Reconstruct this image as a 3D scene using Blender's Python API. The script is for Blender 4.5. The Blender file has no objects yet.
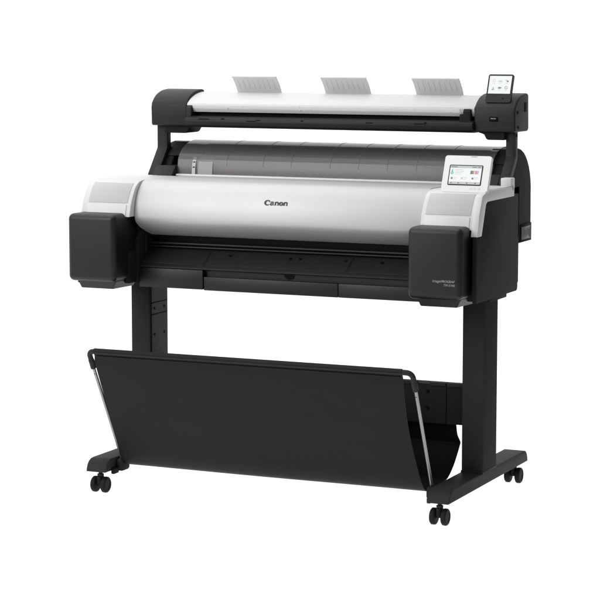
import bpy, bmesh, math, random
from mathutils import Vector, Matrix
random.seed(7)
S = bpy.context.scene
COL = S.collection

# ------------------------------------------------------------------ camera
cam_data = bpy.data.cameras.new("camera")
cam = bpy.data.objects.new("camera", cam_data)
COL.objects.link(cam)
cam.location = (2.611, -5.5483, 1.3499)
cam.rotation_euler = (math.pi / 2 - 0.1227, 0, 0.4219)
cam_data.sensor_width = 36
cam_data.lens = 36 * 2220.96 / 600
cam_data.clip_end = 500
S.camera = cam

# ------------------------------------------------------------------ studio light
w = bpy.data.worlds.new("World")
S.world = w
w.use_nodes = True
nt = w.node_tree
bg = nt.nodes["Background"]
bg.inputs[0].default_value = (1, 1, 1, 1)
# white towards the back left, dimmed elsewhere to darken front and right faces
tc = nt.nodes.new("ShaderNodeTexCoord")
dt = nt.nodes.new("ShaderNodeVectorMath")
dt.operation = 'DOT_PRODUCT'
dt.inputs[1].default_value = (-0.74, 0.67, 0.0)
nt.links.new(tc.outputs["Generated"], dt.inputs[0])
mr = nt.nodes.new("ShaderNodeMapRange")
mr.interpolation_type = 'SMOOTHSTEP'
mr.inputs["From Min"].default_value = 0.25
mr.inputs["From Max"].default_value = 0.62
mr.inputs["To Min"].default_value = 0.30
mr.inputs["To Max"].default_value = 1.25
nt.links.new(dt.outputs["Value"], mr.inputs["Value"])
nt.links.new(mr.outputs["Result"], bg.inputs[1])


def area(name, loc, target, sx, sy, power):
    d = bpy.data.lights.new(name, 'AREA')
    d.shape = 'RECTANGLE'
    d.size, d.size_y, d.energy = sx, sy, power
    o = bpy.data.objects.new(name, d)
    COL.objects.link(o)
    o.location = loc
    o.rotation_euler = (Vector(target) - Vector(loc)).to_track_quat('-Z', 'Y').to_euler()
    return o


area("overhead_softbox", (-1.4, -0.2, 4.5), (-1.0, 0.2, 0), 5.5, 5.0, 165)
area("front_softbox", (-3.2, -5.2, 3.3), (0, 0, 0.7), 3.0, 3.0, 255)
area("added_floor_light", (-1.7, 1.5, -1.0), (-1.7, 1.5, 0), 7.0, 8.0, 225)     # added below the translucent floor to wash out its shadows

S.view_settings.view_transform = 'Standard'
S.view_settings.look = 'None'
S.view_settings.exposure = 0
S.view_settings.gamma = 1


# ------------------------------------------------------------------ materials
def mat(name, col, rough=0.5, metal=0.0, spec=0.5, bump=0.0, bscale=900, var=0.0, vscale=6, coat=0.0):
    m = bpy.data.materials.new(name)
    m.use_nodes = True
    nt = m.node_tree
    b = nt.nodes["Principled BSDF"]
    b.inputs["Base Color"].default_value = (*col, 1)
    b.inputs["Roughness"].default_value = rough
    b.inputs["Metallic"].default_value = metal
    b.inputs["Specular IOR Level"].default_value = spec
    b.inputs["Coat Weight"].default_value = coat
    tc = nt.nodes.new("ShaderNodeTexCoord")
    if bump:
        n = nt.nodes.new("ShaderNodeTexNoise")
        n.inputs["Scale"].default_value = bscale
        n.inputs["Detail"].default_value = 2
        nt.links.new(tc.outputs["Object"], n.inputs["Vector"])
        bp = nt.nodes.new("ShaderNodeBump")
        bp.inputs["Strength"].default_value = bump
        bp.inputs["Distance"].default_value = 0.001
        nt.links.new(n.outputs["Fac"], bp.inputs["Height"])
        nt.links.new(bp.outputs["Normal"], b.inputs["Normal"])
    if var:
        n = nt.nodes.new("ShaderNodeTexNoise")
        n.inputs["Scale"].default_value = vscale
        n.inputs["Detail"].default_value = 4
        nt.links.new(tc.outputs["Object"], n.inputs["Vector"])
        mr = nt.nodes.new("ShaderNodeMapRange")
        mr.inputs["To Min"].default_value = rough - var
        mr.inputs["To Max"].default_value = rough + var
        nt.links.new(n.outputs["Fac"], mr.inputs["Value"])
        nt.links.new(mr.outputs["Result"], b.inputs["Roughness"])
    return m


def emit(name, col, strength=1.0):
    m = mat(name, col, 0.3)
    b = m.node_tree.nodes["Principled BSDF"]
    b.inputs["Base Color"].default_value = (0.02, 0.02, 0.02, 1)
    b.inputs["Emission Color"].default_value = (*col, 1)
    b.inputs["Emission Strength"].default_value = strength
    return m


M = {}
M['black'] = mat("black textured plastic", (0.0050, 0.0050, 0.0051), 0.42, spec=0.38, bump=0.25, bscale=1400, var=0.06)
M['black2'] = mat("black painted steel", (0.028, 0.028, 0.0281), 0.55, spec=0.05, bump=0.15, bscale=1800, var=0.06)
M['column'] = mat("black powder coated steel", (0.030, 0.030, 0.0302), 0.7, spec=0.015, bump=0.15, bscale=1800)
M['side'] = mat("matt black plastic", (0.014, 0.014, 0.0141), 0.62, spec=0.08, bump=0.25, bscale=1400, var=0.05)
M['deep'] = mat("deep black plastic", (0.002, 0.002, 0.002), 0.6, spec=0.1)
M['scan'] = mat("charcoal plastic", (0.0175, 0.0175, 0.0178), 0.48, spec=0.2, bump=0.25, bscale=1400, var=0.06)
M['tray'] = mat("black tray plastic", (0.013, 0.013, 0.0133), 0.42, spec=0.3, bump=0.15, bscale=1400, var=0.08)
M['white'] = mat("white plastic", (0.58, 0.58, 0.585), 0.42, spec=0.4, bump=0.08, bscale=1400)
M['panel'] = mat("bright white plastic", (0.72, 0.72, 0.725), 0.4, spec=0.4, bump=0.06, bscale=1400)
M['white2'] = mat("off white plastic", (0.66, 0.66, 0.665), 0.45, spec=0.4, bump=0.08, bscale=1400)
M['grey'] = mat("light grey plastic", (0.44, 0.44, 0.443), 0.5, spec=0.4, bump=0.12, bscale=1400)
M['silver'] = mat("silver painted plastic", (0.51, 0.51, 0.515), 0.6, metal=0.6, var=0.03)
M['strip'] = mat("grey white plastic", (0.8, 0.8, 0.8), 0.4)
M['guide'] = mat("pale grey plastic", (0.62, 0.62, 0.63), 0.45)
M['rubber'] = mat("black rubber", (0.009, 0.009, 0.009), 0.6, spec=0.12, bump=0.2, bscale=1200)
M['pole'] = mat("brushed aluminium", (0.26, 0.26, 0.26), 0.38, metal=0.9, var=0.08, vscale=40)
M['ink'] = mat("black print", (0.004, 0.004, 0.004), 0.5)
M['print'] = mat("pale grey print", (0.27, 0.27, 0.27), 0.5)
M['liner'] = mat("grey liner", (0.45, 0.43, 0.45), 0.6, var=0.1, vscale=4)
M['plate2'] = mat("dark grey painted steel", (0.062, 0.062, 0.0622), 0.6, spec=0.1)
M['plate'] = mat("mid grey plastic", (0.26, 0.26, 0.262), 0.5)
M['ribline'] = mat("smoked moulding", (0.12, 0.117, 0.12), 0.4)
M['rib'] = mat("smoked rib", (0.03, 0.03, 0.03), 0.5)
M['label'] = mat("rating label", (0.12, 0.125, 0.11), 0.4)
M['label2'] = mat("rating label print", (0.04, 0.042, 0.035), 0.4)
M['steel'] = mat("bright steel", (0.3, 0.3, 0.3), 0.3, metal=1.0)


def cloth_material():
    m = mat("black woven fabric", (0.0032, 0.0032, 0.0033), 0.52, spec=0.14)
    nt = m.node_tree
    b = nt.nodes["Principled BSDF"]
    b.inputs["Sheen Weight"].default_value = 0.05
    tc = nt.nodes.new("ShaderNodeTexCoord")
    n = nt.nodes.new("ShaderNodeTexNoise")
    n.inputs["Scale"].default_value = 5
    n.inputs["Detail"].default_value = 3
    nt.links.new(tc.outputs["Object"], n.inputs["Vector"])
    v = nt.nodes.new("ShaderNodeTexVoronoi")
    v.inputs["Scale"].default_value = 700
    nt.links.new(tc.outputs["Object"], v.inputs["Vector"])
    a = nt.nodes.new("ShaderNodeBump")
    a.inputs["Strength"].default_value = 0.25
    a.inputs["Distance"].default_value = 0.02
    nt.links.new(n.outputs["Fac"], a.inputs["Height"])
    c = nt.nodes.new("ShaderNodeBump")
    c.inputs["Strength"].default_value = 0.3
    c.inputs["Distance"].default_value = 0.0008
    nt.links.new(v.outputs["Distance"], c.inputs["Height"])
    nt.links.new(a.outputs["Normal"], c.inputs["Normal"])
    nt.links.new(c.outputs["Normal"], b.inputs["Normal"])
    return m


M['cloth'] = cloth_material()


def smoke_material():
    m = bpy.data.materials.new("smoked clear plastic")
    m.use_nodes = True
    nt = m.node_tree
    for n in list(nt.nodes):
        if n.type != 'OUTPUT_MATERIAL':
            nt.nodes.remove(n)
    out = [n for n in nt.nodes if n.type == 'OUTPUT_MATERIAL'][0]
    tr = nt.nodes.new("ShaderNodeBsdfTransparent")
    tr.inputs[0].default_value = (0.74, 0.72, 0.745, 1)
    gl = nt.nodes.new("ShaderNodeBsdfGlossy")
    gl.inputs["Color"].default_value = (1, 1, 1, 1)
    gl.inputs["Roughness"].default_value = 0.16
    df = nt.nodes.new("ShaderNodeBsdfDiffuse")
    df.inputs[0].default_value = (0.23, 0.219, 0.230, 1)
    fr = nt.nodes.new("ShaderNodeFresnel")
    fr.inputs[0].default_value = 1.27
    m1 = nt.nodes.new("ShaderNodeMixShader")
    m1.inputs[0].default_value = 0.34
    nt.links.new(tr.outputs[0], m1.inputs[1])
    nt.links.new(df.outputs[0], m1.inputs[2])
    m2 = nt.nodes.new("ShaderNodeMixShader")
    nt.links.new(fr.outputs[0], m2.inputs[0])
    nt.links.new(m1.outputs[0], m2.inputs[1])
    nt.links.new(gl.outputs[0], m2.inputs[2])
    nt.links.new(m2.outputs[0], out.inputs[0])
    return m


M['smoke'] = smoke_material()

# screen colours
M['scr_white'] = emit("screen white", (0.86, 0.88, 0.89), 0.95)
M['scr_grey'] = emit("screen grey", (0.55, 0.57, 0.58), 0.9)
M['scr_dark'] = emit("screen dark grey", (0.16, 0.17, 0.18), 0.8)
M['scr_green'] = emit("screen green", (0.10, 0.55, 0.33), 0.9)
M['scr_mag'] = emit("screen magenta", (0.55, 0.16, 0.42), 0.9)
M['scr_yel'] = emit("screen yellow", (0.80, 0.52, 0.20), 0.9)
M['scr_blk'] = emit("screen black", (0.05, 0.05, 0.09), 0.8)
M['scr_cyan'] = emit("screen violet", (0.50, 0.36, 0.62), 0.9)


# ------------------------------------------------------------------ mesh helpers
def finish(name, bm, m, parent=None, angle=40, normals=True):
    if normals:
        bmesh.ops.recalc_face_normals(bm, faces=bm.faces[:])
    lim = math.radians(angle)
    for e in bm.edges:
        e.smooth = len(e.link_faces) == 2 and e.calc_face_angle(0) < lim
    for f in bm.faces:
        f.smooth = True
    me = bpy.data.meshes.new(name)
    bm.to_mesh(me)
    bm.free()
    for k in (m if isinstance(m, (list, tuple)) else [m]):
        me.materials.append(M[k])
    o = bpy.data.objects.new(name, me)
    COL.objects.link(o)
    if parent:
        o.parent = parent
    return o


def merge(dst, src, mi=0):
    """append bmesh src to dst"""
    vm = {}
    for v in src.verts:
        vm[v] = dst.verts.new(v.co)
    for f in src.faces:
        try:
            nf = dst.faces.new([vm[v] for v in f.verts])
            nf.material_index = mi if mi else f.material_index
        except ValueError:
            pass
    src.free()
    return dst


def box(x0, x1, y0, y1, z0, z1, r=0.002, seg=2):
    bm = bmesh.new()
    bmesh.ops.create_cube(bm, size=1)
    for v in bm.verts:
        v.co = Vector(((x0 + x1) / 2 + v.co.x * (x1 - x0), (y0 + y1) / 2 + v.co.y * (y1 - y0), (z0 + z1) / 2 + v.co.z * (z1 - z0)))
    if r:
        r = min(r, 0.45 * min(abs(x1 - x0), abs(y1 - y0), abs(z1 - z0)))
        bmesh.ops.bevel(bm, geom=bm.edges[:], offset=r, segments=seg, profile=0.5, affect='EDGES')
    return bm


def prism(prof, x0, x1, r=0.0015, seg=2):
    """closed (y,z) profile extruded along x; end rims bevelled"""
    bm = bmesh.new()
    a = [bm.verts.new((x0, y, z)) for y, z in prof]
    b = [bm.verts.new((x1, y, z)) for y, z in prof]
    n = len(prof)
    fa = bm.faces.new(a)
    fb = bm.faces.new(b[::-1])
    for i in range(n):
        bm.faces.new((a[i], b[i], b[(i + 1) % n], a[(i + 1) % n]))
    bmesh.ops.recalc_face_normals(bm, faces=bm.faces[:])
    if r:
        ed = list(fa.edges) + list(fb.edges)
        bmesh.ops.bevel(bm, geom=ed, offset=r, segments=seg, profile=0.5, affect='EDGES', clamp_overlap=True)
    return bm


def rounded(pts, radii, seg=5):
    """polygon with rounded corners"""
    out = []
    n = len(pts)
    for i, p in enumerate(pts):
        r = radii[i] if isinstance(radii, (list, tuple)) else radii
        p = Vector(p)
        if r <= 0:
            out.append(tuple(p))
            continue
        a = (Vector(pts[i - 1]) - p)
        b = (Vector(pts[(i + 1) % n]) - p)
        la, lb = a.length, b.length
        a.normalize(); b.normalize()
        ang = math.acos(max(-1, min(1, a.dot(b))))
        t = min(r / math.tan(ang / 2), la * 0.49, lb * 0.49)
        rr = t * math.tan(ang / 2)
        c = p + (a + b).normalized() * (rr / math.sin(ang / 2))
        s = p + a * t
        e = p + b * t
        v0, v1 = s - c, e - c
        tot = math.atan2(v0.x * v1.y - v0.y * v1.x, v0.dot(v1))
        for k in range(seg + 1):
            th = tot * k / seg
            cs, sn = math.cos(th), math.sin(th)
            out.append((c.x + v0.x * cs - v0.y * sn, c.y + v0.x * sn + v0.y * cs))
    return out


def spline(pts, n=6):
    """Catmull-Rom through points of any dimension"""
    P = [Vector(p) for p in pts]
    P = [P[0] * 2 - P[1]] + P + [P[-1] * 2 - P[-2]]
    out = []
    for i in range(1, len(P) - 2):
        p0, p1, p2, p3 = P[i - 1:i + 3]
        for k in range(n):
            t = k / n
            out.append(0.5 * ((2 * p1) + (p2 - p0) * t + (2 * p0 - 5 * p1 + 4 * p2 - p3) * t * t + (3 * p1 - p0 - 3 * p2 + p3) * t ** 3))
    out.append(P[-2])
    return [tuple(q) for q in out]


def sheet(prof, xs, th):
    """curved (y,z) open profile swept along x with thickness th on the inner side"""
    n = len(prof)
    P = [Vector(p) for p in prof]
    off = []
    for i in range(n):
        t = P[min(i + 1, n - 1)] - P[max(i - 1, 0)]
        t.normalize()
        off.append(P[i] + Vector((-t.y, t.x)) * th)
    ring = P + off[::-1]
    bm = bmesh.new()
    rows = [[bm.verts.new((x, p.x, p.y)) for p in ring] for x in xs]
    m = len(ring)
    for a, b in zip(rows, rows[1:]):
        for i in range(m):
            bm.faces.new((a[i], b[i], b[(i + 1) % m], a[(i + 1) % m]))
    for row in (rows[0], rows[-1]):
        for i in range(n - 1):
            bm.faces.new((row[i], row[i + 1], row[m - 2 - i], row[m - 1 - i]))
    return bm


def tube(path, r, seg=14, cap=True):
    bm = bmesh.new()
    P = [Vector(p) for p in path]
    rows = []
    up = Vector((0, 0, 1))
    prev = None
    for i, p in enumerate(P):
        t = (P[min(i + 1, len(P) - 1)] - P[max(i - 1, 0)]).normalized()
        if prev is None:
            u = t.cross(Vector((0.3, 1, 0.2))).normalized()
        else:
            u = (prev - t * prev.dot(t)).normalized()
        prev = u
        v = t.cross(u)
        rr = r[i] if isinstance(r, (list, tuple)) else r
        rows.append([bm.verts.new(p + (u * math.cos(2 * math.pi * k / seg) + v * math.sin(2 * math.pi * k / seg)) * rr) for k in range(seg)])
    for a, b in zip(rows, rows[1:]):
        for k in range(seg):
            bm.faces.new((a[k], a[(k + 1) % seg], b[(k + 1) % seg], b[k]))
    if cap:
        bm.faces.new(rows[0][::-1])
        bm.faces.new(rows[-1])
    return bm


def lathe_x(prof, c, seg=36):
    """(radius, x) profile turned about an axis along x through c"""
    bm = bmesh.new()
    rows = []
    for r, x in prof:
        rows.append([bm.verts.new((c[0] + x, c[1] + r * math.cos(2 * math.pi * k / seg), c[2] + r * math.sin(2 * math.pi * k / seg))) for k in range(seg)])
    for a, b in zip(rows, rows[1:]):
        for k in range(seg):
            bm.faces.new((a[k], a[(k + 1) % seg], b[(k + 1) % seg], b[k]))
    bm.faces.new(rows[0][::-1])
    bm.faces.new(rows[-1])
    return bm


def disc_y(cx, cz, y, r, depth, seg=20):
    """short cylinder whose axis runs along y"""
    return tube([(cx, y, cz), (cx, y + depth, cz)], r, seg)


def disc_x(x, cy, cz, r, depth, seg=16):
    return tube([(x, cy, cz), (x + depth, cy, cz)], r, seg)


# ------------------------------------------------------------------ floor (setting)
bm = bmesh.new()
bm.faces.new([bm.verts.new(p) for p in ((-4.9, -2.0, 0), (1.8, -2.0, 0), (1.5, 1.5, 0), (1.0, 5, 0), (-4.9, 5, 0))])
fm = bpy.data.materials.new("translucent white acrylic")  # translucent so the added lamp below can whiten the floor
fm.use_nodes = True
nt = fm.node_tree
nt.nodes.remove(nt.nodes["Principled BSDF"])
fd = nt.nodes.new("ShaderNodeBsdfDiffuse")
fd.inputs[0].default_value = (.9, .9, .9, 1)
ft = nt.nodes.new("ShaderNodeBsdfTranslucent")
ft.inputs[0].default_value = (.95, .95, .95, 1)
fx = nt.nodes.new("ShaderNodeMixShader")
fx.inputs[0].default_value = 0.72
nt.links.new(fd.outputs[0], fx.inputs[1])
nt.links.new(ft.outputs[0], fx.inputs[2])
nt.links.new(fx.outputs[0], nt.nodes["Material Output"].inputs[0])
M['floor'] = fm
floor = finish("floor", bm, 'floor')
floor['kind'] = 'structure'

# ------------------------------------------------------------------ the printer
root = bpy.data.objects.new("large_format_printer", None)
COL.objects.link(root)
root['label'] = "black and silver wide format printer with top scanner on wheeled stand, above black cloth basket"
root['category'] = "printer"

# ---- stand: feet, columns, casters
foot_prof = [(0, .063), (.002, .072), (.007, .083), (.015, .092), (.027, .0975), (.040, .099),
             (.645, .099), (.657, .096), (.667, .087), (.673, .073), (.674, .063)]
for x0 in (-.5627, .4973):
    finish("foot", prism(foot_prof, x0, x0 + .0654, 0.003, 3), 'black2', root, 50)

for s, x0, x1 in ((-1, -.556, -.492), (1, .4985, .5635)):
    c = finish("stand_column", box(x0, x1, .272, .386, .095, .605, .003, 3), 'column', root)
    # fastening plate with screws on the inner flank
    xin = x1 if s < 0 else x0
    pl = bmesh.new()
    for z0, z1 in ((.11, .33), (.333, .492), (.495, .527), (.53, .60)):
        merge(pl, box(xin - .001, xin + .0015, .280, .380, z0, z1, .0006, 1) if s < 0 else box(xin - .0015, xin + .001, .280, .380, z0, z1, .0006, 1))
    finish("fastening_plate", pl, 'plate2', c)
    for z in (.575, .512, .512 - .001, .424, .36):
        pass
    for z in (.588, .5105, .432, .36):
        for y in (.298, .360):
            finish("screw", disc_x(xin + (.001 if s < 0 else -.003), y, z, .0042, .002, 12), 'deep', c)
    # weld fillet at foot
    finish("column_base", box(x0 - .001, x1 + .001, .268, .390, .097, .104, .002), 'black2', c)


def caster(x, y):
    k = finish("caster", tube([(x, y, .066), (x, y, .056), (x, y, .0545), (x, y, .046)], [.006, .006, .010, .009], 16), 'black2', root)
    finish("fork", merge(box(x - .0075, x + .0075, y - .014, y + .012, .024, .050, .005, 3), tube([(x - .016, y, .0235), (x + .016, y, .0235)], .004, 12)), 'rubber', k)
    for sx in (-1, 1):
        pr = [(.004, -.0085), (.015, -.0082), (.0205, -.0075), (.0232, -.005), (.0237, 0), (.0232, .005), (.0205, .0075), (.015, .0082), (.0145, .0068), (.004, .0066)]
        finish("wheel", lathe_x([(r, t * sx) for r, t in pr], (x + sx * .0165, y, .0237)), 'rubber', k, 30)
    return k


for x in (-.526, .5285):
    caster(x, .021)
    caster(x + .001, .643)

# ---- cross beam
bm = prism([(.300, .227), (.300, .334), (.304, .339), (.345, .341), (.345, .227)], -.492, .4985, .001)
beam = finish("cross_beam", bm, 'side', root)
lip = bmesh.new()
for xa, xb in ((-.491, -.30), (-.26, .352), (.392, .440), (.444, .497)):
    merge(lip, box(xa, xb, .296, .312, .335, .3455, .0015))
finish("beam_lip", lip, 'black2', beam)
for x in (-.36, .385):
    for z in (.318, .270):
        finish("screw", disc_y(x, z, .2975, .005, .004, 12), 'deep', beam)
finish("joint_strip", box(.4405, .4425, .2985, .30, .228, .333, 0), 'deep', beam)

# ---- catch basket
zb, yb = .434, -.1
RB = .0076


def bar_path():
    c = .019
    down = Vector((0, .18, -.335)).normalized()
    pts = []
    for s in (-1, 1):
        X = s * .4925 if s < 0 else .4925
        p0 = Vector((X, yb, zb)) + down * .058
        corner = Vector((X, yb, zb))
        arc = []
        a = corner + down * c
        b = corner + Vector((-s, 0, 0)) * c
        for k in range(9):
            t = k / 8
            arc.append((1 - t) ** 2 * a + 2 * t * (1 - t) * corner + t * t * b)
        seq = [p0] + arc
        if s < 0:
            pts += seq
        else:
            pts += seq[::-1]
    return pts, down


bp, down = bar_path()
basket = finish("basket_frame", tube(bp, RB, 16), 'black2', root, 60)
for s in (-1, 1):
    X = s * .4925
    a = Vector((X, yb, zb)) + down * .05
    b = Vector((s * .484, .078, .088))
    finish("support_pole", tube([a, b], .0047, 14), 'pole', basket)
    finish("pole_sleeve", tube([Vector((X, yb, zb)) + down * .030, Vector((X, yb, zb)) + down * .0585], .0084, 14), 'black2', basket)
    pb = a.lerp(b, .085)
    finish("pole_button", disc_y(pb.x, pb.z, pb.y - .0055, .0018, .002, 10), 'deep', basket)
    # pivot bracket on the inner flank of the foot
    xi = s * .4973
    xo = s * .472
    bk = box(min(xi, xo), max(xi, xo), .058, .105, .058, .094, .009, 3)
    merge(bk, box(min(xi, xi - s * .012), max(xi, xi - s * .012), .030, .060, .054, .070, .003))
    finish("pole_bracket", bk, 'side', basket)

prof = [(-.1, zb + RB + .002), (-.1 - RB - .002, zb), (-.098, zb - .012), (-.086, .395), (-.060, .340), (-.028, .275), (.002, .215),
        (.030, .158), (.054, .108), (.076, .080), (.105, .0735), (.16, .074), (.21, .076), (.255, .082), (.300, .108), (.333, .138), (.352, .158), (.3575, .166), (.350, .175), (.334, .190), (.326, .205), (.322, .222), (.316, .232)]
cp = spline(prof, 4)
xs = [-.4795 + .9445 * i / 40 for i in range(41)]
bm = sheet(cp, xs, .0022)
random.seed(3)
for v in bm.verts:                      # slack in the hanging fabric
    t = (v.co.x + .4795) / .9445
    hang = max(0.0, min(1.0, (.415 - v.co.z) / .335))
    v.co.y += hang * (.0035 * math.sin(math.pi * t) + .0012 * math.sin(9 * t + 7 * v.co.z))
    v.co.z -= hang * .0015 * math.sin(math.pi * t) if v.co.z < .12 else 0
    ed = .012 * math.sin(math.pi * max(0, min(1, (.425 - v.co.z) / .355))) if v.co.y < .08 else 0
    top = max(0.0, min(1.0, (v.co.z - .405) / .018)) * .005
    v.co.x += (ed * .12 + top if t < .5 else -ed) * abs(2 * t - 1) ** 3
cloth = finish("basket_cloth", bm, 'cloth', root, 70)
hem = bmesh.new()
hp = spline([(-.1, zb - .0125), (-.1005, zb - .0145)], 2)
merge(hem, tube([(-.468, -.0995, zb - .0135), (.46, -.0995, zb - .0135)], .0016, 8))
finish("hem_seam", hem, 'cloth', cloth)

# ---- body shell
bm = bmesh.new()
merge(bm, box(-.430, .450, .205, .375, .640, .880, .003))            # core behind the hood
merge(bm, box(-.592, -.446, .118, .375, .705, .858, .003))           # cores under the shoulders
merge(bm, box(.462, .612, .118, .375, .705, .858, .003))
merge(bm, box(-.598, -.446, .060, .375, .612, .705, .003))
merge(bm, box(.462, .612, .060, .375, .612, .705, .003))
merge(bm, box(-.575, .570, .365, .545, .612, .895, .004))            # rear body
merge(bm, box(-.560, .568, .300, .450, .580, .62, .004))             # underside box
merge(bm, box(-.560, .560, .440, .530, .598, .63, .004))
# cut the mouth: handled by separate dark lining in front of the core
body = finish("body_shell", bm, 'side', root)
panel = [(.037, .610), (.037, .787), (.072, .787), (.105, .873), (.114, .881), (.130, .8835), (.383, .8835), (.383, .610)]
finish("side_panel", prism(rounded(panel, [.006, .001, .003, .004, .006, .004, .004, .010], 3), .610, .6215, .002), 'side', body)
finish("side_panel", prism(rounded(panel, [.006, .001, .003, .004, .006, .004, .004, .010], 3), -.604, -.597, .002), 'side', body)

# roll unit at the back (round end caps either side of the clear cover)
cy, cz, R_ = .525, .875, .127


def roll_prof(r, n=18, back=True):
    pts = []
    for k in range(n + 1):
        a = math.radians(172 - 178 * k / n)
        pts.append((cy + r * math.cos(a), cz + r * math.sin(a)))
    return pts


capr = roll_prof(R_) + [(cy + R_ + .001, .80), (cy + R_, .728), (.552, .726), (.545, .74), (.398, .80)]
for xa, xb in ((.535, .570), (-.535, -.490)):
    cap = finish("roll_end_cap", prism(capr, xa, xb, .004, 3), 'side', root, 50)
    if xa > 0:
        lb = bmesh.new()
        merge(lb, box(xb - .001, xb + .0022, .553, .652, .7275, .780, .001))
        finish("inlet_frame", lb, 'deep', cap)
        lb = bmesh.new()
        merge(lb, box(xb + .001, xb + .0032, .560, .640, .735, .772, .0005))
        for i in range(5):
            yy = .575 + .012 * i
            merge(lb, box(xb + .003, xb + .0037, yy, yy + .006, .742 + .004 * (i % 2), .766 - .003 * (i % 3), 0), 1)
        merge(lb, box(xb + .003, xb + .0037, .632, .638, .738, .768, 0), 1)
        finish("rating_label", lb, ['label', 'label2'], cap)
        finish("screw", disc_x(xb - .001, .452, .958, .006, .002, 14), 'deep', cap)
# inner holder blocks with a dark opening, between arm and cover
for xa, xb, u0, u1, l0, l1 in ((-.489, -.463, -.513, -.463, -.530, -.463), (.535, .566, .512, .566, .505, .566)):
    hb = bmesh.new()
    merge(hb, prism([(.428, .962), (.470, 1.002), (.515, 1.002), (.515, .962)], u0, u1, .002))
    merge(hb, prism([(.360, .905), (.388, .934), (.50, .934), (.50, .905)], l0, l1, .002))
    merge(hb, box(u0, u1, .47, .50, .90, .99, .001))
    finish("roll_holder_block", hb, 'scan', root)

# smoked clear cover, with ribs; roll, liner and side guide inside
front = [(.398, .905), (.4005, .928), (.4040, .952), (.4165, .969), (.437, .984), (.462, .995), (.492, 1.002), (.525, 1.004), (.56, .998), (.6, .975), (.63, .94), (.645, .90)]
cov = spline(front[:3], 3) + spline(front[2:], 4)[1:]
cover = finish("roll_cover", sheet(cov, [-.462, .534], .0025), 'smoke', root, 14)
rib_l = [tuple((p[0] + .005, p[1] - .005)) for p in cov]
for x in (-.30, -.18, -.09, .035, .125, .215, .305, .40):
    finish("rib", sheet(cov[4:36], [x, x + .0016], .0030), 'ribline', cover)
lin = [(cy + .105 * math.cos(math.radians(a)), cz - .005 + .105 * math.sin(math.radians(a))) for a in range(186, -8, -8)]
finish("paper_roll", lathe_x([(.06, -.403), (.113, -.402), (.115, -.400), (.115, .524), (.113, .526), (.06, .527)], (0, cy + .001, .875), 72), 'liner', root)
finish("see_through_blocker", box(-.488, -.4105, .50, .512, .80, .992, .002), 'rib', root)  # added wall, blocks the bright background showing through the cover
finish("roll_spool", lathe_x([(.02, -.47), (.035, -.468), (.035, -.41), (.10, -.408), (.10, -.404), (.02, -.403)], (0, cy + .001, .875), 48), 'rib', root)
# white side guide of the roll seen through the cover
sg = bmesh.new()
gp = spline([(.3965, .9085), (.3978, .925), (.4035, .9475), (.411, .958)], 4)
merge(sg, sheet([(p[0] - .001, p[1]) for p in gp], [-.4115, -.4005], .003))
guide = finish("roll_side_guide", sg, 'grey', cover)
gg = bmesh.new()
merge(gg, sheet([(p[0] + .0005, p[1]) for p in gp], [-.392, -.344], .003))
finish("guide_plate", gg, 'plate', guide)
for z, y in ((.929, .3975), (.944, .4015)):
    finish("guide_slot", box(-.4085, -.4025, y - .004, y + .004, z, z + .003, 0), 'deep', guide)
finish("guide_slot", box(-.384, -.362, .4065, .415, .953, .957, 0), 'deep', guide)

# ---- silver hood
hp = [(.392, .9045), (.33, .9065), (.26, .908), (.20, .9088)]
for k in range(25):
    a = math.radians(90 * k / 24)
    hp.append((.15 - .0755 * math.sin(a), .806 + .103 * math.cos(a)))
for k in range(1, 17):
    t = k / 16
    b0, b1, b2, b3 = Vector((.0745, .806)), Vector((.0745, .787)), Vector((.100, .770)), Vector((.180, .745))
    hp.append(tuple((1 - t) ** 3 * b0 + 3 * t * (1 - t) ** 2 * b1 + 3 * t * t * (1 - t) * b2 + t ** 3 * b3))
hood_prof = hp + [(.19, .75), (.20, .78), (.30, .86), (.39, .88)]
hood = finish("hood", prism(hood_prof, -.4355, .4525, .0015), 'silver', root, 55)
finish("hood_trim", box(-.46, .532, .380, .398, .9035, .9095, .002), 'white2', hood)

# ---- white shoulders left and right of the hood
sp = spline([(.049, .806), (.051, .818), (.060, .845), (.075, .872), (.092, .893), (.115, .9045), (.145, .908)], 5)
sh_prof = sp + [(.343, .906), (.343, .860), (.13, .86), (.12, .806)]


def band(i0, i1, off):
    out = []
    for i in range(i0, i1 + 1):
        t = Vector(sp[min(i + 1, len(sp) - 1)]) - Vector(sp[max(i - 1, 0)])
        t.normalize()
        out.append((sp[i][0] - t.y * off, sp[i][1] + t.x * off))
    return out


def slab(i0, i1, x0, x1, off0, off1, r):
    a = band(i0, i1, off1)
    b = band(i0, i1, off0)
    return prism(a + b[::-1], x0, x1, r)


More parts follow.
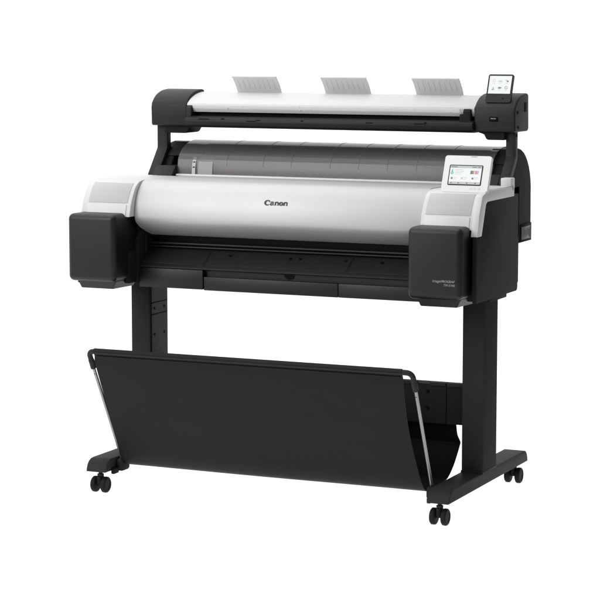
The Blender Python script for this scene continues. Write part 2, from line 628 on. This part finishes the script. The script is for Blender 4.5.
for x0, x1, ix0, ix1, s in ((-.597, -.4375, -.578, -.4495, -1), (.4545, .6195, .4655, .596, 1)):
    sh = finish("shoulder_cover", prism(sh_prof, x0, x1, .003, 3), 'white', root, 50)
    finish("shoulder_inset", slab(10, 22, ix0, ix1, -.002, .0012, .001), 'grey', sh, 50)
    finish("access_flap", slab(0, 9, ix0 + .001, ix1 - .001, -.002, .0026, .0012), 'white2', sh, 50)
    if s > 0:
        finish("shoulder_side", prism(rounded([(.040, .789), (.055, .85), (.080, .897), (.118, .9065), (.343, .9055), (.343, .879), (.120, .879), (.108, .873), (.074, .789)], [.001, .01, .01, .008, .002, .001, .004, .004, .001], 3), .6035, .6225, .001), 'white', sh)
        rl = bmesh.new()
        merge(rl, box(.590, .621, .318, .352, .90, .930, .003))
        finish("shelf_lip", rl, 'white2', sh)
        finish("shelf_top", box(.535, .6185, .175, .318, .9055, .9085, .001), 'white2', sh)
        finish("shelf_notch", box(.6205, .6225, .328, .334, .897, .909, 0), 'grey', sh)

# ---- ink tank covers
for x0, x1, s in ((-.605, -.449, -1), (.4435, .600, 1)):
    bm = box(x0, x1, -.02, .165, .622, .8165, .0165, 6)
    ink = finish("ink_tank_cover", bm, 'black', root, 50)
    bx0, bx1 = (x0 + .028, x1 - .012)
    bm = bmesh.new()
    top = [(bx0 - .006, .000), (bx1 + .004, .000), (bx1 + .004, .13), (bx0 - .006, .13)]
    bot = [(bx0, .012), (bx1 - .012, .012), (bx1 - .004, .12), (bx0, .12)]
    A = [bm.verts.new((x, y, .624)) for x, y in top]
    B = [bm.verts.new((x, y, .600)) for x, y in bot]
    for k in range(4):
        bm.faces.new((A[k], A[(k + 1) % 4], B[(k + 1) % 4], B[k]))
    bm.faces.new(A)
    bm.faces.new(B[::-1])
    bmesh.ops.bevel(bm, geom=bm.edges[:], offset=.0015, segments=2, affect='EDGES')
    finish("ink_tank_base", bm, 'black', ink)
    # seam in the flank
    xs_ = x1 + .0003
    finish("seam", box(xs_ - .0012, xs_ + .0006, .045, .14, .7965, .798, 0), 'deep', ink)
    if s > 0:
        INK = ink

# inner cheeks of the mouth
for x0, x1 in ((-.4495, -.437), (.452, .464)):
    finish("mouth_cheek", prism([(.10, .612), (.10, .74), (.12, .765), (.20, .765), (.20, .612)], x0, x1, .002), 'side', body)
    finish("cheek_rail", box(x0 + .010 if x0 < 0 else x0 - .002, x0 + .014 if x0 < 0 else x0 + .002, .145, .160, .685, .745, .001), 'tray', body)

# ---- output tray / mouth
bm = bmesh.new()
merge(bm, box(-.437, .452, .185, .20, .69, .765, 0))
mouth = finish("paper_slot", bm, 'deep', root)
for y, z, r in ((.178, .722, .004), (.172, .713, .003)):
    finish("feed_bar", tube([(-.437, y, z), (.452, y, z)], r, 10), 'tray', mouth)
tp = [(.180, .709), (.168, .7065), (.112, .6685), (.104, .6645), (.1005, .6615), (.101, .6585), (.104, .6575), (.112, .655), (.180, .655)]
tray = finish("output_tray", prism(tp, -.437, .452, .001), 'tray', root, 50)
# raised pads and small marks on the tray plate
pad = bmesh.new()
def on_tray(y, d):
    return .7065 + (y - .168) / (.112 - .168) * (.6685 - .7065) + d
for xa, xb in ((-.435, -.235), (-.228, .21), (.217, .450)):
    merge(pad, prism([(.165, on_tray(.165, -.001)), (.165, on_tray(.165, .0012)), (.1135, on_tray(.1135, .0012)), (.1135, on_tray(.1135, -.001))], xa, xb, .0004, 1))
finish("tray_plate", pad, 'tray', tray)
for x in (-.17, .02, .05, .19, .30):
    y = .152
    finish("roller_window", prism([(y, on_tray(y, .001)), (y, on_tray(y, .003)), (y - .006, on_tray(y - .006, .003)), (y - .006, on_tray(y - .006, .001))], x, x + .008, 0), 'deep', tray)
bm = bmesh.new()
merge(bm, box(-.437, -.231, .103, .18, .600, .656, .002))            # plain left section
finish("tray_end_panel", bm, 'black', tray)
bm = bmesh.new()
for xa, xb in ((-.230, .1885), (.190, .452)):
    merge(bm, box(xa, xb, .106, .18, .598, .637, .002))
finish("front_beam", bm, 'black', tray)
finish("beam_recess", box(-.230, .452, .120, .18, .636, .656, 0), 'black', tray)
hs = [(.035 + .016 * math.cos(math.radians(a)), .6525 + .013 * math.sin(math.radians(a))) for a in range(180, 361, 15)]
bm = bmesh.new()
a = [bm.verts.new((x, .1185, z)) for x, z in hs]
b = [bm.verts.new((x, .121, z)) for x, z in hs]
bm.faces.new(a); bm.faces.new(b[::-1])
for k in range(len(hs)):
    bm.faces.new((a[k], a[(k + 1) % len(hs)], b[(k + 1) % len(hs)], b[k]))
finish("finger_grip", bm, 'deep', tray)

# ---- scanner on its two arms
for x0, x1 in ((-.547, -.513), (.566, .5935)):
    ap = [(.430, 1.06), (.430, .985), (.364, .905), (.40, .905), (.455, .975), (.455, 1.06)]
    arm = finish("scanner_arm", prism(rounded(ap, [0, .01, .002, .002, .01, 0], 3), x0, x1, .002), 'scan', root)
    finish("screw", disc_x(x1 - .001, .444, 1.043, .004, .0025, 12), 'deep', arm)
    s = -1 if x0 < 0 else 1
    if s < 0:
        u = [(-.513, 1.056), (-.425, 1.056), (-.438, 1.034), (-.445, 1.0305), (-.513, 1.0305)]
    else:
        u = [(.566, 1.056), (.490, 1.056), (.490, 1.050), (.507, 1.046), (.512, 1.033), (.518, 1.030), (.566, 1.030)]
    bm = bmesh.new()
    a = [bm.verts.new((x, .415, z)) for x, z in u]
    b = [bm.verts.new((x, .50, z)) for x, z in u]
    bm.faces.new(a); bm.faces.new(b[::-1])
    for k in range(len(u)):
        bm.faces.new((a[k], a[(k + 1) % len(u)], b[(k + 1) % len(u)], b[k]))
    bmesh.ops.bevel(bm, geom=bm.edges[:], offset=.001, segments=1, affect='EDGES')
    finish("arm_bracket", bm, 'side', arm)

capp = rounded(spline([(.4005, 1.053), (.3985, 1.108)], 2) + spline([(.402, 1.1215), (.418, 1.1375), (.440, 1.1495), (.470, 1.1575), (.505, 1.1605)], 5) + [(.520, 1.159), (.525, 1.052)], [.006] + [0] * 23 + [.014, .012], 6)
CAPS = []
for x0, x1 in ((-.5515, -.430), (.481, .6025)):
    c = finish("scanner_end_cap", prism(capp, x0, x1, .005, 4), 'scan', root, 50)
    CAPS.append(c)
# latch posts next to the end caps
bm = prism(rounded([(.394, 1.055), (.394, 1.108), (.402, 1.116), (.44, 1.116), (.44, 1.055)], [.003, .006, .006, .002, .002], 3), -.4305, -.413, .004, 3)
finish("latch", bm, 'scan', CAPS[0])
bm = prism(rounded([(.392, 1.052), (.392, 1.110), (.398, 1.117), (.43, 1.117), (.43, 1.052)], [.003, .004, .004, .002, .002], 3), .450, .473, .002)
merge(bm, prism(rounded([(.396, 1.052), (.396, 1.102), (.43, 1.102), (.43, 1.052)], .003, 3), .438, .4525, .002))
merge(bm, prism(rounded([(.388, 1.056), (.389, 1.083), (.42, 1.083), (.42, 1.056)], .003, 3), .459, .4785, .002))
finish("latch", bm, 'side', CAPS[1])
# usb port and side details on the right cap
up = bmesh.new()
merge(up, box(.527, .552, .3965, .3995, 1.083, 1.096, .001))
port = finish("usb_port", up, 'deep', CAPS[1])
finish("port_tongue", box(.532, .547, .3955, .397, 1.090, 1.0925, 0), 'steel', port)
finish("side_socket", box(.602, .6035, .483, .503, 1.108, 1.135, .0007), 'deep', CAPS[1])
finish("screw", disc_x(.6018, .425, 1.108, .005, .002, 12), 'deep', CAPS[1])
finish("screw", disc_x(.6018, .430, 1.066, .004, .002, 12), 'deep', CAPS[1])

# white scanner lid
ct = spline([(.4105, 1.0955), (.4040, 1.106), (.4005, 1.1165)], 3) + spline([(.4025, 1.121), (.425, 1.135), (.46, 1.147), (.50, 1.1525), (.535, 1.150)], 5)
lid = finish("scanner_lid", prism(ct + [(.54, 1.10), (.44, 1.0955)], -.430, .481, .0008), 'white', root, 25)
st = bmesh.new()
for xa, xb in ((-.411, -.245), (-.2445, -.06), (-.0595, .13), (.1305, .30), (.3005, .437)):
    merge(st, prism([(.4112, 1.0965), (.4028, 1.1075), (.3994, 1.1155), (.4005, 1.1158), (.412, 1.0968)], xa, xb, .0002, 1))
finish("lid_front_strip", st, 'strip', lid)
for x, z in ((-.30, 1.106), (-.296, 1.1085), (-.062, 1.104), (-.03, 1.107), (.22, 1.105), (.286, 1.108), (.405, 1.106)):
    finish("strip_mark", box(x, x + .004, .4005, .404, z, z + .0015, 0), 'guide', lid)

# scanner bed below the slot
bd = rounded([(.432, 1.084), (.400, 1.0835), (.386, 1.078), (.384, 1.067), (.392, 1.053), (.405, 1.0495), (.53, 1.049), (.53, 1.084)], [0, .004, .005, .006, .004, .003, .003, 0], 3)
bed = finish("scanner_bed", prism(bd, -.430, .481, .001), 'scan', root, 40)
finish("feed_slot", box(-.43, .48, .428, .46, 1.08, 1.097, 0), 'deep', bed)
for x, l, z in ((-.385, .035, 1.0745), (-.31, .010, 1.076), (-.225, .028, 1.070), (-.05, .006, 1.074), (-.195, .012, 1.0735), (.155, .022, 1.072), (.305, .035, 1.072), (.335, .008, 1.076)):
    finish("bed_mark", box(x, x + l, .3835, .388, z, z + .0022, 0), 'deep', bed)
finish("bed_edge", box(-.428, .478, .3885, .40, 1.0515, 1.0545, .001), 'deep', bed)

# paper guides
gp = spline([(.474, 1.2005), (.488, 1.188), (.501, 1.174), (.511, 1.160), (.519, 1.146)], 5)
for x0 in (-.3155, -.0265, .262):
    g = finish("paper_guide", sheet(gp, [x0, x0 + .1455], -.0025), 'guide', root, 60)
    for k in range(8):
        xx = x0 + .010 + k * .0165
        finish("guide_rib", sheet([(p[0], p[1]) for p in gp[3:-7]], [xx, xx + .004], -.0031), 'guide', g)
    finish("guide_lip", box(x0 - .0005, x0 + .146, .4725, .477, 1.1985, 1.2015, .0008), 'guide', g)


# ---- tilted panels: a local frame (u to the right, v up the slope, n towards the viewer)
class Tilt:
    def __init__(self, x, y0, z0, y1, z1):
        self.o = Vector((x, y0, z0))
        self.v = Vector((0, y1 - y0, z1 - z0))
        self.h = self.v.length
        self.v.normalize()
        self.n = Vector((1, 0, 0)).cross(self.v)     # towards -y
        self.m = Matrix.Translation(self.o) @ Matrix((Vector((1, 0, 0)), self.v, self.n)).transposed().to_4x4()

    def plate(self, u0, u1, v0, v1, n0, n1, r=0.0, corner=0.0):
        bm = bmesh.new()
        pts = rounded([(u0, v0), (u1, v0), (u1, v1), (u0, v1)], corner, 5) if corner else [(u0, v0), (u1, v0), (u1, v1), (u0, v1)]
        a = [bm.verts.new((x, y, n0)) for x, y in pts]
        b = [bm.verts.new((x, y, n1)) for x, y in pts]
        n = len(pts)
        bm.faces.new(a[::-1])
        fb = bm.faces.new(b)
        for k in range(n):
            bm.faces.new((a[k], a[(k + 1) % n], b[(k + 1) % n], b[k]))
        if r:
            bmesh.ops.bevel(bm, geom=list(fb.edges), offset=r, segments=2, affect='EDGES')
        bm.transform(self.m)
        return bm

    def ring(self, cu, cv, r0, r1, n0, n1, seg=18, a0=0, a1=360):
        bm = bmesh.new()
        k = seg
        rows = []
        for i in range(k + 1):
            a = math.radians(a0 + (a1 - a0) * i / k)
            c, s = math.cos(a), math.sin(a)
            rows.append([bm.verts.new((cu + r * c, cv + r * s, n)) for r, n in ((r0, n0), (r0, n1), (r1, n1), (r1, n0))])
        for p, q in zip(rows, rows[1:]):
            for j in range(4):
                bm.faces.new((p[j], q[j], q[(j + 1) % 4], p[(j + 1) % 4]))
        bm.transform(self.m)
        return bm


# control panel on the right shoulder
T = Tilt(.490, .110, .9035, .150, 1.0)
W, H = .133, T.h
cp_ = finish("control_panel", T.plate(0, W, 0, H, -.014, 0, .002, .005), 'panel', root)
finish("panel_notch", T.plate(.073, .091, H - .004, H + .0004, -.013, .0006), 'grey', cp_)
sx0, sx1, sy0, sy1 = .0165, .1125, .0195, .0775
finish("screen_bezel", T.plate(sx0, sx1, sy0, sy1, -.002, .0008, 0, .003), 'side', cp_)
ds = bmesh.new()
d0, d1, e0, e1 = sx0 + .0028, sx1 - .0028, sy0 + .0028, sy1 - .0025
dw, dh = d1 - d0, e1 - e0
SL = ['scr_white', 'scr_grey', 'scr_dark', 'scr_green', 'scr_mag', 'scr_yel', 'scr_blk', 'scr_cyan']


def sc(u0, u1, v0, v1, mi, lift=.0018):
    merge(ds, T.plate(d0 + dw * u0, d0 + dw * u1, e0 + dh * v0, e0 + dh * v1, .0009, lift), mi)


sc(0, 1, 0, 1, 0, .0013)
sc(0, 1, .87, 1, 1, .0016)
sc(.02, .22, .91, .95, 2)
sc(.70, .84, .91, .95, 2); sc(.88, .97, .91, .95, 2)
sc(0, 1, 0, .13, 1, .0016)
for u in (.06, .29, .56, .83):
    sc(u, u + .05, .035, .095, 2)
merge(ds, T.ring(d0 + dw * .075, e0 + dh * .60, .0015, .0042, .0009, .0019), 3)
sc(.055, .095, .66, .80, 3)
for v, l in ((.77, .24), (.69, .30), (.61, .26), (.53, .2)):
    sc(.16, .16 + l, v, v + .02, 1)
for i, mi in enumerate((6, 2, 5, 4, 7)):
    sc(.66 + .052 * i, .66 + .052 * i + .043, .56, .74, mi)
for u in (.06, .38, .72):
    sc(u, u + .055, .27, .37, 2 if u != .38 else 1)
    sc(u + .075, u + .20, .345, .365, 1)
    sc(u + .075, u + .17, .275, .295, 1)
finish("display", ds, SL, cp_)
for i in range(3):
    finish("button", T.plate(.080 + .0115 * i, .088 + .0115 * i, .0085, .0140, -.001, .0009, .0003, .0015), 'white2', cp_)

# touch screen on the right end cap of the scanner
T = Tilt(.509, .4125, 1.1365, .4435, 1.2145)
W, H = .0745, T.h
ts = finish("touch_screen", T.plate(0, W, 0, H, -.008, 0, .0012, .004), 'scan', root)
finish("sensor_dot", T.plate(.049, .0535, .0105, .0135, -.001, .0006), 'deep', ts)
ds = bmesh.new()
merge(ds, T.plate(.0045, W - .0045, .0262, H - .005, -.001, .0008), 0)
L = .0014
for r_, cv in enumerate((.0645, .0435)):
    for c_, cu in enumerate((.0185, .0375, .0565)):
        k = r_ * 3 + c_
        if k == 0:
            merge(ds, T.ring(cu, cv, .0030, .0040, .0007, L), 1)
        elif k == 1:
            for j in range(3):
                merge(ds, T.ring(cu - .004 + .004 * j, cv - .001, .0015, .0024, .0007, L, 12), 1)
            merge(ds, T.plate(cu - .006, cu + .006, cv - .004, cv - .0028, .0007, L), 1)
        elif k == 2:
            merge(ds, T.plate(cu - .004, cu + .001, cv - .001, cv + .003, .0007, L), 1)
            merge(ds, T.plate(cu, cu + .005, cv - .004, cv + .0005, .0007, L), 2)
        elif k == 3:
            merge(ds, T.ring(cu, cv - .001, .0006, .0030, .0007, L), 1)
            merge(ds, T.plate(cu - .004, cu + .003, cv - .006, cv - .0042, .0007, L), 2)
        elif k == 4:
            merge(ds, T.plate(cu - .005, cu + .005, cv - .002, cv + .0012, .0007, L), 2)
            merge(ds, T.plate(cu - .0028, cu + .0028, cv + .0012, cv + .0034, .0007, L), 1)
            merge(ds, T.plate(cu - .0028, cu + .0028, cv - .0042, cv - .002, .0007, L), 1)
        else:
            merge(ds, T.ring(cu, cv, .0034, .0045, .0007, L), 2)
            merge(ds, T.ring(cu, cv, .0003, .0012, .0007, L), 1)
        merge(ds, T.plate(cu - .004, cu + .004, cv - .0085, cv - .0075, .0007, .0012), 1)
finish("display", ds, ['scr_white', 'scr_grey', 'scr_dark'], ts)


# ------------------------------------------------------------------ lettering
def ribbon(pts, wid, n0=0, depth=.0006):
    """flat stroke of varying width through 2-d points"""
    P = [Vector(p) for p in pts]
    L, R = [], []
    for i, p in enumerate(P):
        t = (P[min(i + 1, len(P) - 1)] - P[max(i - 1, 0)]).normalized()
        nn = Vector((-t.y, t.x))
        w_ = wid[i] / 2
        L.append(p + nn * w_)
        R.append(p - nn * w_)
    bm = bmesh.new()
    tl = [bm.verts.new((*q, 0)) for q in L]
    tr = [bm.verts.new((*q, 0)) for q in R]
    for i in range(len(P) - 1):
        bm.faces.new((tr[i], tr[i + 1], tl[i + 1], tl[i]))
    return bm


def arc(cx, cy_, rx, ry, a0, a1, wmin, wmax, phase, n=20):
    pts, wd = [], []
    for k in range(n + 1):
        a = math.radians(a0 + (a1 - a0) * k / n)
        pts.append((cx + rx * math.cos(a), cy_ + ry * math.sin(a)))
        wd.append(wmin + (wmax - wmin) * abs(math.cos(a - math.radians(phase))) ** 1.5)
    return ribbon(pts, wd)


def quad(pts):
    bm = bmesh.new()
    bm.faces.new([bm.verts.new((x, y, 0)) for x, y in pts])
    return bm


def letters():
    """heavy serif word, x-height 0.72, cap height 1"""
    g = bmesh.new()
    x = 0

    def stem(x0, y0, y1, w_=.29):
        merge(g, quad([(x0, y0), (x0 + w_, y0), (x0 + w_, y1), (x0, y1)]))

    # C : big crescent with hooked terminals
    merge(g, arc(.60, .50, .46, .46, 62, 300, .21, .38, 180, 30))
    merge(g, quad([(.78, .99), (.98, .99), (1.03, .62), (.86, .66), (.80, .84)]))
    merge(g, arc(.66, .40, .38, .34, 290, 335, .07, .10, 0, 8))

    def n_(o):
        stem(o, 0, .72)
        merge(g, quad([(o - .08, .72), (o, .66), (o + .12, .72)]))
        merge(g, arc(o + .42, .44, .23, .25, 165, 0, .19, .32, 0, 14))
        stem(o + .545, 0, .46, .22)
        for q in (o - .06, o + .49):
            merge(g, quad([(q, 0), (q + .34, 0), (q + .36, .11), (q, .11)]))

    def a_(o):
        merge(g, arc(o + .30, .53, .22, .17, 165, 0, .18, .28, 0, 14))
        merge(g, quad([(o + .01, .50), (o + .17, .50), (o + .17, .62), (o + .06, .62)]))
        stem(o + .41, .10, .53, .21)
        merge(g, arc(o + .25, .20, .17, .165, 75, 300, .18, .30, 180, 18))
        merge(g, quad([(o + .28, .36), (o + .42, .40), (o + .42, .47), (o + .26, .43)]))
        merge(g, quad([(o + .26, .00), (o + .42, .10), (o + .42, .18), (o + .26, .08)]))
        merge(g, quad([(o + .41, .12), (o + .50, .0), (o + .72, .02), (o + .74, .09), (o + .62, .14)]))

    def o_(o):
        merge(g, arc(o + .36, .36, .26, .31, 0, 360, .20, .34, 0, 32))

    a_(1.15)
    n_(1.98)
    o_(2.86)
    n_(3.68)
    return g


def place(bm, o, uv, vv, nn):
    m = Matrix((uv, vv, nn)).transposed().to_4x4()
    m.translation = o
    bm.transform(m)


bm = letters()
bmesh.ops.scale(bm, vec=(.0160, .0132, 1), verts=bm.verts[:])
# the word follows the curved front of the hood
for v in bm.verts:
    z = .8518 + v.co.y
    v.co = Vector((-.0265 + v.co.x, .15 - .0755 * math.sqrt(1 - ((z - .806) / .103) ** 2) - .0008, z))
logo = finish("lettering", bm, 'ink', hood, normals=False)


def text_mesh(txt, size, shear, bold):
    c = bpy.data.curves.new("t", 'FONT')
    c.body = txt
    c.size = size
    c.shear = shear
    c.offset = bold
    c.resolution_u = 3
    o = bpy.data.objects.new("t", c)
    COL.objects.link(o)
    dg = bpy.context.evaluated_depsgraph_get()
    me = bpy.data.meshes.new_from_object(o.evaluated_get(dg))
    bpy.data.objects.remove(o)
    bm = bmesh.new()
    bm.from_mesh(me)
    bpy.data.meshes.remove(me)
    return bm


def fit(bm, x0, x1, z0, y):
    xs_ = [v.co.x for v in bm.verts]
    k = (x1 - x0) / (max(xs_) - min(xs_))
    mn = min(xs_)
    for v in bm.verts:
        v.co = Vector((x0 + (v.co.x - mn) * k, y, z0 + v.co.y * k))
    return bm


a = fit(text_mesh("image", 1, .25, 0.0), .5175, .5415, .6705, -.0204)
b = fit(text_mesh("PROGRAF", 1, .25, .012), .5420, .5815, .6705, -.0204)
c = fit(text_mesh("TM-5340", 1, 0, .004), .5495, .5815, .6605, -.0204)
merge(a, b); merge(a, c)
for f in a.faces:
    if f.normal.y > 0:
        pass
finish("lettering", a, 'print', INK, normals=False)
